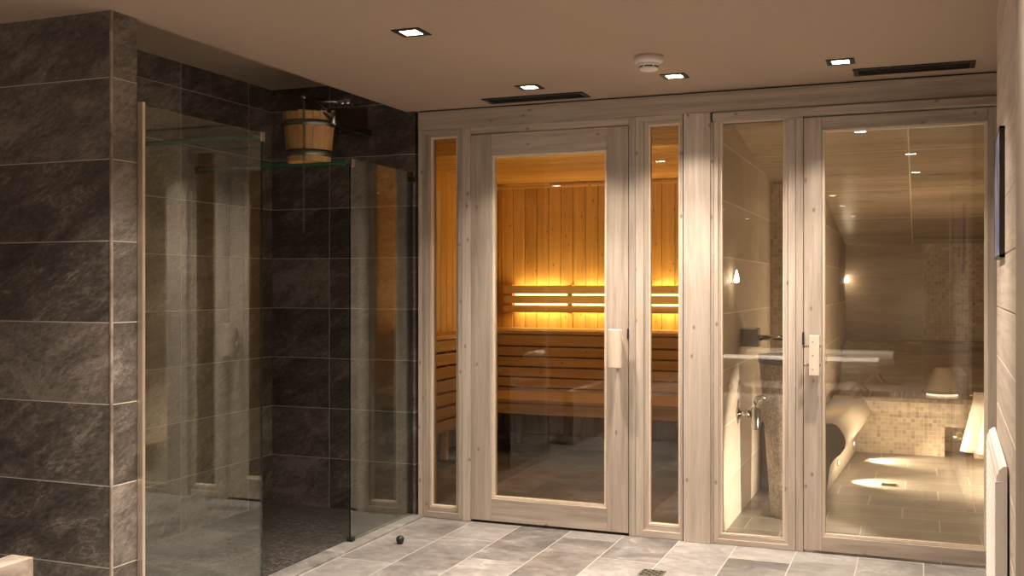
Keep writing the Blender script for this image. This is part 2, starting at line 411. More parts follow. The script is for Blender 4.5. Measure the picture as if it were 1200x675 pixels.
# plank partition on the right, starting in front of the steam door and slightly turned
def PX(Yv, off=0.0): return 0.265 - 0.0266 * (-1.154 - Yv) - off
def slab(mb, ya, yb, f0, f1, z0, z1, mi=0):
    """plan quad along the partition, from f0 (front offset) to f1 behind it"""
    mb.prism([(PX(ya, f0), ya), (PX(yb, f0), yb), (PX(yb, f1), yb), (PX(ya, f1), ya)], z0, z1, axis=2, mi=mi)
w = MB(); zz = 0.035
while zz < ZC - 0.01:
    z1 = min(zz + 0.175, ZC - 0.001); slab(w, -3.0, -1.156, 0.0, -0.02, zz + 0.0018, z1 - 0.0018); zz += 0.175
slab(w, -3.0, -1.156, -0.018, -0.10, 0, ZC - 0.001, 1); slab(w, -3.0, -1.154, -0.004, -0.10, 0, 0.036, 1)
struct(w.build('wall_right', [M['wood_y'], M['dark']], bevel=0.002), 'limed wood partition of broad horizontal boards near the right edge of the photo', 'wall')
w = MB(); slab(w, -3.01, -2.60, 0.012, -0.001, 0, ZC - 0.002)
struct(w.build('trim_3', M['wood_v'], bevel=0.003), 'wide upright limed board closing the plank partition', 'trim board')
struct(box(PX(-3.0, -0.1) + 0.001, 2.3, -3.0, -2.9, 0, ZC - 0.001).build('wall_return', M['plaster']), 'short plaster return wall beside the plank partition', 'wall')
struct(box(0.75, 0.8, -1.4, 0.0, 0, ZC).build('wall_recess', M['plaster']), 'plaster wall hidden behind the plank partition', 'wall')
struct(box(PX(-1.2, -0.1), 0.8, -1.45, -1.4, 0, ZC).build('wall_recess_side', M['plaster']), 'plaster closing wall behind the plank partition', 'wall')
# ------------------------------------------------------------------ timber front
ztop = 2.235; XF = 0.75
w = MB(); w.box(X(490), XF, -0.004, 0.1, ztop, ZC - 0.007); w.box(X(490), XF, 0.004, 0.1, ZC - 0.008, ZC - 0.001, 2)  # black strip paints the shade in the gap above the beam
struct(w.build('trim_4', [M['wood_h'], M['wood_h'], M['black']], bevel=0.002), 'long limed beam with knots under the ceiling over all the doors', 'beam')
struct(box(X(490), X(494.5), 0.0, 0.1, 0, ztop - 0.001).build('trim_5', M['wood_v'], bevel=0.002), 'slim upright limed edge strip beside the shower glass', 'post')

def window(name, label, px, pi, yt, yb, zo1, bead=0.010, Yf=0.0, step=0.012, glass=M['glass_t']):
    """px = outer left/right px, pi = glazed left/right px, yt/yb = px rows of the glazed top (at pi0) / bottom (at pi0)"""
    xo0, xo1 = X(px[0], Yf), X(px[1], Yf); xi0, xi1 = X(pi[0], Yf), X(pi[1], Yf)
    zi1, zi0 = Z(pi[0], yt, Yf), Z(pi[0], yb, Yf)
    g = thing(name, ((xo0 + xo1) / 2, Yf, 0), label, 'window', kind='structure')
    m1 = (xi0 * 0.55 + xo0 * 0.45, xi1 * 0.55 + xo1 * 0.45, zi0 - min(0.045, (zi0) * 0.5), zi1 + min(0.03, (zo1 - zi1) * 0.5))
    f = MB()
    f.frame(xo0, xo1, 0.001, zo1, m1[0], m1[1], m1[2], m1[3], Yf, Yf + 0.1)
    f.frame(m1[0], m1[1], m1[2], m1[3], xi0 - bead, xi1 + bead, zi0 - bead, zi1 + bead, Yf + step, Yf + 0.095)
    f.build('window_frame', [M['wood_v'], M['wood_h']], g, bevel=0.002)
    MB().frame(xi0 - bead, xi1 + bead, zi0 - bead, zi1 + bead, xi0, xi1, zi0, zi1, Yf + step + 0.006, Yf + 0.05).build('glazing_bead', [M['bead'], M['bead']], g, bevel=0.002)
    MB().box(xi0 - 0.004, xi1 + 0.004, Yf + 0.032, Yf + 0.038, zi0 - 0.004, zi1 + 0.004).build('pane', glass, g)
    return g
window('window_1', 'tall narrow sauna side window beside the shower glass', (494.8, 541), (505, 533), 162.5, 592, ztop - 0.001)
window('window_2', 'tall narrow sauna side window between sauna door and broad post', (745, 800), (761, 794), 147.5, 613.5, ztop - 0.001)
# upright posts between
struct(box(X(541.3), X(551.2), 0.0, 0.1, 0, ztop - 0.001).build('trim_6', M['wood_v'], bevel=0.002), 'slim upright limed post at the hinge side of the sauna door', 'post')
struct(box(X(736.9), X(744.7), 0.0, 0.1, 0, ztop - 0.001).build('trim_7', M['wood_v'], bevel=0.002), 'slim upright limed post at the handle side of the sauna door', 'post')
struct(box(X(551.4), X(736.7), 0.0, 0.1, Z(552, 157.0) , ztop - 0.001).build('trim_8', M['wood_h'], bevel=0.002), 'limed head rail just above the sauna door', 'rail')
w = box(X(801, -0.015), X(832.5, -0.015), -0.018, 0.1, 0, ztop - 0.001)
struct(w.build('trim_9', M['wood_v'], bevel=0.003), 'broad knotty limed post between sauna window and steam room window', 'post')

# steam room surround: ledge board over both openings
struct(box(X(836), XF, -0.03, 0.1, Z(838, 142.5), Z(838, 133.5)).build('trim_10', M['wood_h'], bevel=0.003), 'projecting limed head board over the steam room window and door', 'trim')
zs = Z(838, 142.5) - 0.001
struct(box(X(833), X(836), -0.004, 0.1, 0, zs).build('trim_11', M['wood_v'], bevel=0.002), 'thin upright limed strip left of the steam room window', 'trim')
w = window('window_3', 'narrow steam room window showing the stone washbasin column', (836.3, 932), (845.5, 917), 143.5, 625.5, zs)
struct(box(X(932.3), X(941.2), 0.002, 0.1, 0, zs).build('trim_12', M['wood_v'], bevel=0.002), 'slim limed post between steam room window and steam room door', 'post')
struct(box(X(836), X(941.2), 0.004, 0.1, zs, ztop - 0.001).build('trim_13', M['wood_h']), 'limed rail filling under the beam above the steam room', 'rail')
struct(box(X(941.2), XF, 0.004, 0.1, zs, ztop - 0.001).build('trim_14', M['wood_h']), 'limed rail filling above the steam room door', 'rail')

def door(name, label, px0, px1, pi0, pi1, z0, z1, zi0, zi1, Yf, xr=None):
    xo0, xo1 = X(px0, Yf), (X(px1, Yf) if xr is None else xr)
    xi0, xi1 = X(pi0, Yf), X(pi1, Yf)
    g = thing(name, ((xo0 + xo1) / 2, Yf, 0), label, 'door', kind='structure')
    b = 0.014
    MB().box(xo0, xi0 - b, Yf, Yf + 0.05, z0, z1).build('stile', M['wood_v'], g, bevel=0.0025)
    MB().box(xi1 + b, xo1, Yf, Yf + 0.05, z0, z1).build('stile', M['wood_v'], g, bevel=0.0025)
    MB().box(xi0 - b, xi1 + b, Yf + 0.0005, Yf + 0.05, zi1 + b, z1).build('rail', M['wood_h'], g, bevel=0.0025)
    MB().box(xi0 - b, xi1 + b, Yf + 0.0005, Yf + 0.05, z0, zi0 - b).build('rail', M['wood_h'], g, bevel=0.0025)
    MB().frame(xi0 - b, xi1 + b, zi0 - b, zi1 + b, xi0, xi1, zi0, zi1, Yf + 0.010, Yf + 0.045).build('glazing_bead', [M['bead'], M['bead']], g, bevel=0.003)
    MB().box(xi0 - 0.003, xi1 + 0.003, Yf + 0.024, Yf + 0.030, zi0 - 0.003, zi1 + 0.003).build('pane', M['glass_t'], g)
    return g
d1 = door('door_1', 'limed wooden sauna door with a tall glass pane and block handle', 551.9, 736.2, 578.5, 708, 0.012, Z(552, 158.5), Z(580, 582), Z(578, 184.5), 0.002)
d2 = door('door_2', 'limed wooden steam room door with a wide glass pane', 942, 1160, 966.4, 1153.8, 0.012, zs - 0.006, Z(966.4, 626), Z(966.4, 154.5), 0.002, xr=0.385)
struct(box(0.388, XF, 0.0, 0.1, 0, zs).build('trim_17', M['wood_v'], bevel=0.002), 'limed frame board on the hinge side of the steam room door', 'post')
# steam door's darker inner stop on the right
# ---- handles
def handle_sauna():
    Yh = -0.075
    x0, x1 = X(712.5, Yh), X(727.5, Yh); z0, z1 = Z(720, 431, Yh), Z(720, 386, Yh)
    m = MB(); cx = (x0 + x1) / 2; r = (x1 - x0) / 2
    pts = [(cx + r * math.cos(a), Yh - 0.6 * r * math.sin(a) + 0.0) for a in [PI * k / 12 for k in range(13)]]
    pts = pts + [(cx - r, Yh + 0.022), (cx + r, Yh + 0.022)]
    m.prism(pts, z0, z1, axis=2, smooth=False)
    h = m.build('door_handle', M['bead'], d1, bevel=0.003)
    tag(h, 'pale rounded wooden block handle')
    for zz in (z0 + 0.045, z1 - 0.045):
        MB().box(cx - 0.014, cx + 0.014, Yh + 0.02, 0.003, zz - 0.018, zz + 0.018).build('standoff', M['wood_h'], h)
    MB().box(X(735.2), X(736.8), -0.004, 0.01, Z(736, 397), Z(736, 385)).build('latch_plate', M['dark'], d1)
handle_sauna()
def handle_steam():
    Yh = -0.06
    x0, x1 = X(948.5, Yh), X(960.5, Yh); z0, z1 = Z(955, 440, Yh), Z(955, 393, Yh)
    h = MB().box(x0, x1, Yh - 0.012, Yh + 0.012, z0, z1).build('door_handle', M['bead'], d2, bevel=0.002)
    tag(h, 'pale wooden slat handle with pegged bolts')
    for py in (406, 428):
        zz = Z(955, py, Yh)
        q = MB(); q.cyl(((x0 + x1) / 2, Yh + 0.01, zz), ((x0 + x1) / 2, 0.004, zz), 0.007)
        q.cyl((x0 - 0.022, Yh + 0.003, zz), (x1 + 0.006, Yh + 0.003, zz), 0.006)
        q.cyl((x0 - 0.024, Yh + 0.003, zz), (x0 - 0.014, Yh + 0.003, zz), 0.010)
        q.build('bolt', M['chrome'], h)
    for k in (0.16, 0.5, 0.84):
        MB().cyl(((x0 + x1) / 2 - 0.008, Yh - 0.0135, z0 + k * (z1 - z0)), ((x0 + x1) / 2 - 0.008, Yh - 0.011, z0 + k * (z1 - z0)), 0.0025, seg=8).build('peg', M['dark'], h)
    MB().box(X(940.2), X(942.4), -0.004, 0.004, Z(941, 404), Z(941, 389)).build('latch_plate', M['dark'], d2)
handle_steam()

# ------------------------------------------------------------------ sauna cabin
SX0, SX1, SY, SZ = -3.60, -1.12, 3.40, 2.265
def plank_wall(name, mat, label, lo, hi, fixed, axis, z0, z1, width, off, inward):
    """vertical boards with V joints; axis 0: runs along X at Y=fixed; axis 1: runs along Y at X=fixed"""
    m = MB(); n0 = math.floor((lo - off) / width); a = n0 * width + off
    while a < hi - 1e-6:
        s0, s1 = max(a, lo) + 0.0015, min(a + width, hi) - 0.0015
        if s1 - s0 > 0.01:
            t = 0.006
            prof = [(s0, 0.02), (s0, t), (s0 + t, 0.0), (s1 - t, 0.0), (s1, t), (s1, 0.02)]
            pts = [(q, fixed + inward * y) if axis == 0 else (fixed + inward * y, q) for q, y in prof]
            m.prism(pts, z0, z1, axis=2)
        a += width
    if axis == 0: m.box(lo, hi, fixed + inward * 0.019, fixed + inward * 0.06, z0, z1, 1)
    else: m.box(fixed + inward * 0.019, fixed + inward * 0.06, lo, hi, z0, z1, 1)
    return struct(m.build(name, [mat, M['dark']]), label, 'wall')
plank_wall('wall_sauna_back', M['s_back'], 'orange lit spruce board wall at the back of the sauna', SX0, SX1, SY, 0, 0, SZ + 0.03, 0.115, 0, 1)
plank_wall('wall_sauna_left', M['s_side'], 'spruce board wall on the shower side of the sauna', 0.1, SY, SX0, 1, 0, SZ + 0.03, 0.115, 0, -1)
plank_wall('wall_sauna_right', M['s_side'], 'spruce board wall on the steam room side of the sauna', 0.1, SY, SX1, 1, 0, SZ + 0.03, 0.115, 0, 1)
plank_wall('wall_sauna_front', M['s_back'], 'spruce board wall inside the sauna left of its side window', SX0, X(494.5), 0.105, 0, 0, SZ + 0.03, 0.115, 0, -1)
m = MB(); y = 0.1
while y < SY - 0.01:
    y1 = min(y + 0.095, SY); t = 0.006
    t = 0.012
    prof = [(y + .003, SZ + 0.02), (y + .003, SZ + t), (y + t, SZ), (y1 - t, SZ), (y1 - .003, SZ + t), (y1 - .003, SZ + .02)]
    m.prism(prof, SX0, SX1, axis=0); y = y1
m.box(SX0, SX1, 0.1, SY, SZ + 0.019, SZ + 0.05, 1)
struct(m.build('ceiling_sauna', [M['s_ceil'], M['dark']]), 'spruce board ceiling inside the sauna', 'ceiling')
# cornices
m = MB(); m.box(SX0, SX1, SY - 0.012, SY, SZ - 0.045, SZ - 0.02); m.box(SX0 + 0.1, X(645, SY), SY - 0.03, SY - 0.0, SZ - 0.02, SZ)
struct(m.build('trim_15', M['s_bx'], bevel=0.003), 'spruce cornice strip under the sauna ceiling', 'trim')
m = MB()
for yy in (1.05, 1.95, 2.05): m.box(SX0, SX0 + 0.03, yy, yy + 0.07, 0.98, 2.02)
m.box(SX0, SX0 + 0.03, 1.05, 2.12, 2.02, 2.09)
struct(m.build('trim_16', M['s_v'], bevel=0.003), 'spruce batten frame on the side wall of the sauna', 'trim')

YU, YL, ZU, ZL = 2.80, 2.14, 0.956, 0.45
def slats(m, axis, a0, a1, b0, b1, z0, z1, n, gap):
    """n boards in a seat, running along 'axis' (a0..a1), laid out over b0..b1"""
    w_ = (b1 - b0 + gap) / n
    for k in range(n):
        q0 = b0 + k * w_; q1 = q0 + w_ - gap
        if axis == 0: m.box(a0, a1, q0, q1, z0, z1)
        else: m.box(q0, q1, a0, a1, z0, z1)
g = thing('sauna_bench', ((SX0 + SX1) / 2, YU, 0), 'upper sauna bench of spruce slats beneath the glowing backrest', 'bench', 'spruce slatted sauna benches')
m = MB(); slats(m, 0, SX0 + .002, SX1 - .002, YU, SY - 0.005, ZU - 0.028, ZU, 6, 0.012); m.build('seat', M['s_bx'], g, bevel=0.003)
zz = ZU - 0.036
for k in range(6):
    h = 0.075 if k else 0.092
    MB().box(SX0 + .002, SX1 - .002, YU + 0.012, YU + 0.030, zz - h, zz).build('front_slat', M['s_bx'], g, bevel=0.003)
    zz -= h + 0.012
for xx in (-3.2, -2.4, -1.6):
    MB().box(xx, xx + 0.045, YU + 0.032, YU + 0.08, 0, ZU - 0.03).build('leg', M['s_v'], g)
g = thing('sauna_bench', ((SX0 + SX1) / 2, YL, 0), 'lower sauna bench, a lit spruce step across the cabin', 'bench', 'spruce slatted sauna benches')
m = MB(); slats(m, 0, -3.34, SX1 - .002, YL, YU + 0.005, ZL - 0.028, ZL, 6, 0.012); m.build('seat', M['s_bx'], g, bevel=0.003)
MB().box(-3.34, SX1 - .002, YL + 0.008, YL + 0.03, ZL - 0.115, ZL - 0.03).build('front_board', M['s_bx'], g, bevel=0.003)
for xx in (-3.3, -2.1, -1.3): MB().box(xx, xx + 0.045, YL + 0.12, YL + 0.165, 0, ZL - 0.03).build('leg', M['s_v'], g)
g = thing('sauna_bench', (-3.1, 1.7, 0), 'side sauna bench of spruce slats seen through the narrow window by the shower', 'bench', 'spruce slatted sauna benches')
m = MB(); slats(m, 1, 0.75, YU - 0.005, SX0 + 0.005, -3.335, ZU - 0.028, ZU, 3, 0.012); m.build('seat', M['s_by'], g, bevel=0.003)
zz = ZU - 0.036
for k in range(7):
    MB().box(-3.365, -3.347, 0.75, YU - 0.005, zz - 0.085, zz).build('front_slat', M['s_by'], g, bevel=0.003); zz -= 0.102
for yy in (0.8, 1.8): MB().box(-3.42, -3.37, yy, yy + 0.045, 0, ZU - 0.03).build('leg', M['s_v'], g)

g = thing('sauna_backrest', (-2.3, SY - 0.1, 0.956), 'three board spruce backrest with orange light strips glowing between the boards', 'backrest')  # a backrest of boards; the strips behind them give the glow
for a, b in ((1.268, 1.337), (1.182, 1.246), (1.098, 1.156)):
    MB().box(-3.50, SX1 - 0.01, SY - 0.105, SY - 0.083, a, b).build('board', M['s_bx'], g, bevel=0.003)
for xx in (X(664.5, SY - 0.09), -3.47, X(700, SY) + 0.45):
    MB().box(xx, xx + 0.045, SY - 0.083, SY - 0.002, 1.09, 1.345).build('bracket', M['s_v'], g, bevel=0.002)
for zc in (1.257, 1.169):
    MB().box(-3.40, SX1 - 0.03, SY - 0.078, SY - 0.066, zc - 0.007, zc + 0.007).build('light_strip', M['led'], g)
# bench top glow: small LED below upper bench nose is left out; the backrest lamps stand where the strips are
def lamp(typ, name, loc, energy, col=WARM, **kw):
    l = bpy.data.lights.new(name, typ); l.energy = energy; l.color = col
    for k, v in kw.items():
        if k != 'aim': setattr(l, k, v)
    o = bpy.data.objects.new(name, l); o.location = loc; COL.objects.link(o)
    if 'aim' in kw: o.rotation_euler = (Vector(kw['aim']) - Vector(loc)).to_track_quat('-Z', 'Y').to_euler()
    return o
AMB = (1.0, 0.68, 0.25)
for i, (zc, tz) in enumerate(((1.30, 1.5), (1.13, 0.95))):
    lamp('AREA', 'backrest_glow', (-2.28, SY - 0.06, zc), 4, AMB, shape='RECTANGLE', size=2.2, size_y=0.015, aim=(-2.28, SY, tz))
lamp('AREA', 'sauna_bench_fill', (-2.3, 1.3, 2.2), 5, (1.0, 0.66, 0.25), shape='RECTANGLE', size=1.6, size_y=0.6, aim=(-2.3, 3.2, 0.8))  # no such fitting; fill added to lighten the bench fronts
lamp('AREA', 'sauna_bounce_fill', (-2.3, 3.0, 1.0), 5, AMB, shape='RECTANGLE', size=2.0, size_y=0.4, aim=(-2.3, 2.3, 3))  # unseen upward fill standing in for light bounced to the ceiling boards

# ------------------------------------------------------------------ steam room
WX = -0.98
def zc_steam(y): return 2.26 - 0.1165 * (y - 0.47)
YW = 5.03
m = MB(); m.box(WX - 0.06, WX, 0.1, 2.1, 0, 2.35)
struct(m.build('wall_steam_left', M['sb_y']), 'beige stone slab wall behind the washbasin in the steam room', 'wall')
m = MB(); m.box(WX, -0.66, 2.1, 2.16, 0, 2.35); m.build
o = m.build('wall_steam_step', M['mo_x']); struct(o, 'short beige mosaic wall step beyond the washbasin', 'wall')
struct(box(-0.72, -0.66, 2.16, YW, 0, 2.35).build('wall_steam_side', M['sb_y']), 'beige stone slab side wall deep in the steam room', 'wall')
m = MB(); xm = X(1083, YW); m.box(-0.72, xm, YW, YW + 0.06, 0, 2.3); m.box(xm, 0.9, YW - 0.006, YW + 0.06, 0, 2.3, 1)
struct(m.build('wall_steam_back', [M['sb_x'], M['mo_x']]), 'steam room back wall, beige slabs with a mosaic band on one side', 'wall')
struct(box(0.56, 0.62, 0.1, YW, 0, 2.35).build('wall_steam_right', M['mo_y']), 'beige mosaic wall on the hidden side of the steam room', 'wall')
m = MB(); a, b = 0.1, YW + 0.06
m.prism([(a, zc_steam(a)), (b, zc_steam(b)), (b, zc_steam(b) + 0.06), (a, zc_steam(a) + 0.06)], WX - 0.06, 0.62, axis=0)
struct(m.build('ceiling_steam', M['sb_c']), 'sloping beige stone slab ceiling of the steam room', 'ceiling')

# left bench: S profile with an overhanging rounded nose, slightly angled
prof = [(-0.6, 0.0), (-0.105, 0.0), (-0.095, 0.10), (-0.085, 0.17), (-0.06, 0.215), (-0.02, 0.25), (0.005, 0.29), (0.012, 0.335), (0.0, 0.375), (-0.022, 0.41), (-0.045, 0.435), (-0.075, 0.447), (-0.11, 0.442), (-0.2, 0.43), (-0.6, 0.43)]
def bench_left():
    g = thing('steam_bench', (-0.6, 2.0, 0), 'cream bench with an overhanging rounded nose on the left of the steam room', 'bench')
    m = MB(); y0, y1 = 1.60, 3.335; n = len(prof); N = 2
    vs = []
    for y, dx in ((y0, -0.452), (y1, -0.375)):
        for p in prof:
            x = p[0] + dx
            vs.append((max(x, -0.655), y, p[1]))
    m.add(vs, [(i, (i + 1) % n, n + (i + 1) % n, n + i) for i in range(n)], 0, True)
    m.add(vs[:n], [tuple(range(n))[::-1]], 1); m.add(vs[n:], [tuple(range(n))], 1)
    m.box(-0.975, -0.6552, 1.6, 2.095, 0, 0.43, 1)
    m.build('bench_body', [M['bench_p'], M['taupe']], g, fix=True)
    return g
bl = bench_left()
# back bench
g = thing('steam_bench', (-0.1, 3.36, 0), 'beige mosaic bench across the back of the steam room with a tap recess', 'bench')
nx0, nx1, nz = X(1107, 3.36), X(1142, 3.36), 0.232
m = MB()
curve = [(3.385, 0.30), (3.352, 0.335), (3.345, 0.375), (3.36, 0.415), (3.40, 0.437), (3.47, 0.442), (3.95, 0.442), (4.1, 0.50), (4.35, 0.62), (4.55, 0.74), (4.75, 0.81), (YW - 0.02, 0.83)]
m.prism([(YW - 0.02, nz), (3.385, nz)] + curve, -0.655, 0.555, axis=0, smooth=False)
m.box(-0.655, nx0, 3.385, YW - 0.02, 0, nz + 0.001); m.box(nx1, 0.555, 3.385, YW - 0.02, 0, nz + 0.001)
m.box(nx0, nx1, 3.70, YW - 0.02, 0, nz + 0.001)
o = m.build('bench_body', [M['mo_x'], M['sb_x']], g)
for p in o.data.polygons:
    if abs(p.normal.x) < 0.5 and p.center.y > 0.08 and p.center.z > 0.40: p.material_index = 1
q = MB(); q.cyl((0.30, 3.70, 0.13), (0.30, 3.52, 0.13), 0.014); q.cyl((0.25, 3.53, 0.13), (0.31, 3.53, 0.13), 0.018); q.cyl((0.30, 3.705, 0.13), (0.30, 3.69, 0.13), 0.03)
q.build('tap', M['brass'], g)
lamp('POINT', 'recess_fill', (0.21, 3.50, 0.19), 0.12, (1.0, 0.76, 0.48), shadow_soft_size=0.01)  # unseen point lamp added to brighten the tap recess
# plaster cone hood
g = thing('steam_outlet', (0.14, 3.75, 0.45), 'plaster cone with a lit lower lip on the back bench of the steam room', 'steam outlet')
cx, cyy = X(1104, 3.75), 3.75
MB().lathe([(0.13, 0.462), (0.15, 0.48), (0.135, 0.50), (0.06, 0.66), (0.05, 0.67)], (cx, cyy, 0), 32).build('hood', M['hood'], g)
MB().lathe([(0.12, 0.446), (0.12, 0.464)], (cx, cyy, 0), 32).build('light_ring', M['led_w'], g)
# towel
def towel():
    g = MB(); nu, nv = 24, 14; vs = []; fs = []
    for s in (0, 1):
        for j in range(nv + 1):
            v = j / nv
            for i in range(nu + 1):
                u = i / nu
                xl = 0.385 - 0.10 * v; xr_ = 0.545
                x = xl + (xr_ - xl) * u
                y = 3.20 + 0.012 * math.sin(u * 16 + v * 2) * v - 0.02 * v + s * 0.008 + (0.10 * (1 - v * 8) if v < 0.125 else 0)
                z = 0.50 - 0.42 * v - 0.03 * u * v + (0.02 if j == 0 else 0)
                vs.append((x, y, z))
    W = nu + 1; N = W * (nv + 1)
    for j in range(nv):
        for i in range(nu):
            a = j * W + i
            fs.append((a, a + 1, a + W + 1, a + W)); fs.append((N + a, N + a + W, N + a + W + 1, N + a + 1))
    for i in range(nu):
        fs.append((i, N + i, N + i + 1, i + 1)); a = nv * W + i; fs.append((a, a + 1, N + a + 1, N + a))
    for j in range(nv):
        a = j * W; fs.append((a, a + W, N + a + W, N + a)); a = j * W + nu; fs.append((a, N + a, N + a + W, a + W))
    g.add(vs, fs, 0, True)
    return tag(g.build('towel', M['towel']), 'white towel hanging bright beside the bench recess in the steam room', 'towel')
towel()
# rail that carries the towel
q = MB(); q.tube([(0.36, 3.30, 0.495), (0.56, 3.30, 0.495)], 0.008)
tag(q.build('towel_rail', M['chrome']), 'slim metal rail holding the white towel', 'towel rail')
# step lights
def step_light(loc, axis, label, power, cone=80, name='step_light', down=0.25):
    g = thing(name, loc, label, 'light', 'small step lights in the steam room')
    x, y, z = loc; s = 1 if axis > 0 else -1
    R = Matrix.Rotation(s * PI / 2, 3, 'Y')
    MB().lathe([(0.022, 0.0), (0.022, 0.004), (0.015, 0.006)], loc, 20, R=R).build('rim', M['chrome'], g)
    MB().lathe([(0.014, 0.005), (0.010, 0.0075)], loc, 16, R=R).build('lens', M['led_s'], g)
    l = lamp('SPOT', 'step_lamp', (x + s * 0.02, y, z), power, (1.0, 0.80, 0.56), spot_size=math.radians(cone), spot_blend=1.0, shadow_soft_size=0.02,
             aim=(x + s * 1.0, y, z - down))
    return g
step_light((-0.475, 3.0, 0.12), 1, 'tiny glowing step light low on the left steam bench, far end', 60, 90, down=0.30)
step_light((-0.52, 2.05, 0.12), 1, 'tiny step light low on the left steam bench, near end', 50, 90, down=0.30)
# unseen lamps: door glow read from the basin's shadow, the rest added fill
lamp('AREA', 'steam_low_fill', (0.53, 2.75, 0.16), 2.8, (1.0, 0.82, 0.60), shape='RECTANGLE', size=0.5, size_y=0.1, aim=(-0.4, 2.9, 0.4))  # added area lamp without a fitting, lifts the low right corner
lamp('SPOT', 'steam_door_glow', (0.30, 0.17, 0.2), 100, (1.0, 0.90, 0.76), shadow_soft_size=0.03, spot_size=math.radians(50), spot_blend=0.5, aim=(-0.98, 0.72, 0.28))
lamp('AREA', 'steam_bench_fill', (0.54, 2.1, 0.2), 5, (1.0, 0.84, 0.62), shape='RECTANGLE', size=0.6, size_y=0.08, aim=(-0.6, 2.1, 0.15))  # added to brighten the base of the left bench
lamp('AREA', 'steam_down_fill', (-0.1, 2.2, 1.95), 3, (1.0, 0.78, 0.52), shape='DISK', size=0.6, aim=(-0.1, 2.2, 0))  # unseen downward fill, no ceiling lamp hangs here
lamp('POINT', 'steam_fill', (0.1, 2.2, 1.1), 4.0, (1.0, 0.78, 0.52), shadow_soft_size=0.25)  # unseen point fill that lifts walls and ceiling

def wall_light(loc, nrm, label):
    g = thing('wall_light', loc, label, 'wall light', 'candle shaped wall lights in the steam room')
    x, y, z = loc; nx, ny = nrm
    c = (x + nx * 0.03, y + ny * 0.03, z)
    MB().lathe([(0.012, -0.01), (0.016, 0.0), (0.012, 0.02), (0.005, 0.05), (0.002, 0.06)], c, 20).build('bulb', M['led_b'], g)
    MB().cyl((x, y, z - 0.015), (x + nx * 0.035, y + ny * 0.035, z - 0.015), 0.006).build('arm', M['chrome'], g)
    lamp('POINT', 'wall_lamp', (c[0] + nx * 0.03, c[1] + ny * 0.03, z), 0.25, (1.0, 0.80, 0.55), shadow_soft_size=0.02)
wall_light((WX, 0.47, 1.365), (1, 0), 'small candle shaped wall light behind the narrow steam room window')
wall_light((X(993, YW), YW, 1.38), (0, -1), 'small candle shaped wall light on the far wall of the steam room')

# washbasin pedestal
pc = (-0.685, 0.80)
g = thing('washbasin', (pc[0], pc[1], 0), 'tall tapered pitted stone column washbasin in the steam room', 'washbasin')
MB().lathe([(0.118, 0.0), (0.122, 0.02), (0.150, 0.42), (0.185, 0.885), (0.186, 0.90)], (pc[0], pc[1], 0), 40, cap1=False).build('column', M['stone'], g)
MB().lathe([(0.186, 0.885), (0.193, 0.895), (0.193, 0.935), (0.178, 0.935), (0.15, 0.90), (0.05, 0.87), (0.02, 0.865)], (pc[0], pc[1], 0), 40, cap0=False).build('basin', M['dark'], g)
# tap
g = thing('basin_tap', (WX, 0.80, 1.02), 'wall mounted square tap with a slim chrome spout over the washbasin', 'tap')
yt = 0.86
MB().box(WX, WX + 0.10, yt - 0.05, yt + 0.05, 0.975, 1.085).build('body', M['steel'], g, bevel=0.006)
q = MB(); q.tube([(WX + 0.095, yt, 1.03), (WX + 0.36, yt, 1.03)], 0.016); q.cyl((WX + 0.098, yt, 1.03), (WX + 0.112, yt, 1.03), 0.02)
q.build('spout', M['chrome'], g)
# bottle trap
g = thing('bottle_trap', (WX, 0.72, 0.58), 'chrome bottle trap bent out of the wall beside the stone column', 'bottle trap')
yq = 0.665
q = MB(); q.cyl((WX, yq, 0.60), (WX + 0.012, yq, 0.60), 0.034); q.cyl((WX, yq, 0.60), (WX + 0.09, yq, 0.60), 0.016); q.cyl((WX + 0.05, yq, 0.60), (WX + 0.07, yq, 0.60), 0.022)
q.build('wall_pipe', M['trap'], g)
q = MB(); q.lathe([(0.0, 0.508), (0.024, 0.512), (0.028, 0.52), (0.028, 0.62), (0.022, 0.635)], (WX + 0.105, yq, 0), 24)
q.build('cup', M['trap'], g)
q = MB(); pts = [(WX + 0.105, yq, 0.62), (WX + 0.105, yq, 0.67)] + [(WX + 0.14 - 0.035 * math.cos(a), yq, 0.67 + 0.03 * math.sin(a)) for a in (0.5, 1.0, 1.57, 2.2)]
q.tube(pts, 0.014); q.build('outlet_pipe', M['trap'], g)
# steam room floor drain
g = thing('floor_drain', (-0.19, 2.0, 0), 'small dark slotted drain in the steam room floor', 'drain', 'square floor drains')
MB().box(-0.24, -0.14, 1.95, 2.05, -0.001, 0.003).build('frame', M['chrome'], g)
for k in range(5): MB().box(-0.232, -0.148, 1.96 + k * 0.017, 1.968 + k * 0.017, 0.002, 0.0042).build('slot', M['black'], g)

# ------------------------------------------------------------------ shower glass
def screen(label, y0, y1, ztop_, channel=True):
    g = thing('shower_screen', (XG, (y0 + y1) / 2, 0), label, 'shower screen', 'frameless glass shower screens')
    MB().box(XG - 0.004, XG + 0.004, y0, y1, 0.013, ztop_).build('pane', M['glass'], g)
    return g
zt1, zt2 = 2.02, 1.992
y1e, y2s = -1.47, -0.70
g1 = screen('near frameless glass shower screen with a bright brass channel', -2.236, y1e, zt1)
c = MB(); c.box(XG - 0.018, XG + 0.012, -2.242, -2.222, 0.013, ZC - 0.20)
c = MB(); zch = Z(165, 126, -2.23)
c.box(XG - 0.012, XG + 0.012, -2.242, -2.228, 0.013, 2.03); c.build('wall_channel', M['brass'], g1)
tag(g1.children[-1], 'bright brass channel')
g2 = screen('frameless glass shower screen fixed against the timber front', y2s, -0.003, zt2)
MB().box(XG - 0.005, XG + 0.005, -0.006, -0.001, 0.013, zt2).build('wall_channel', M['dark'], g2)
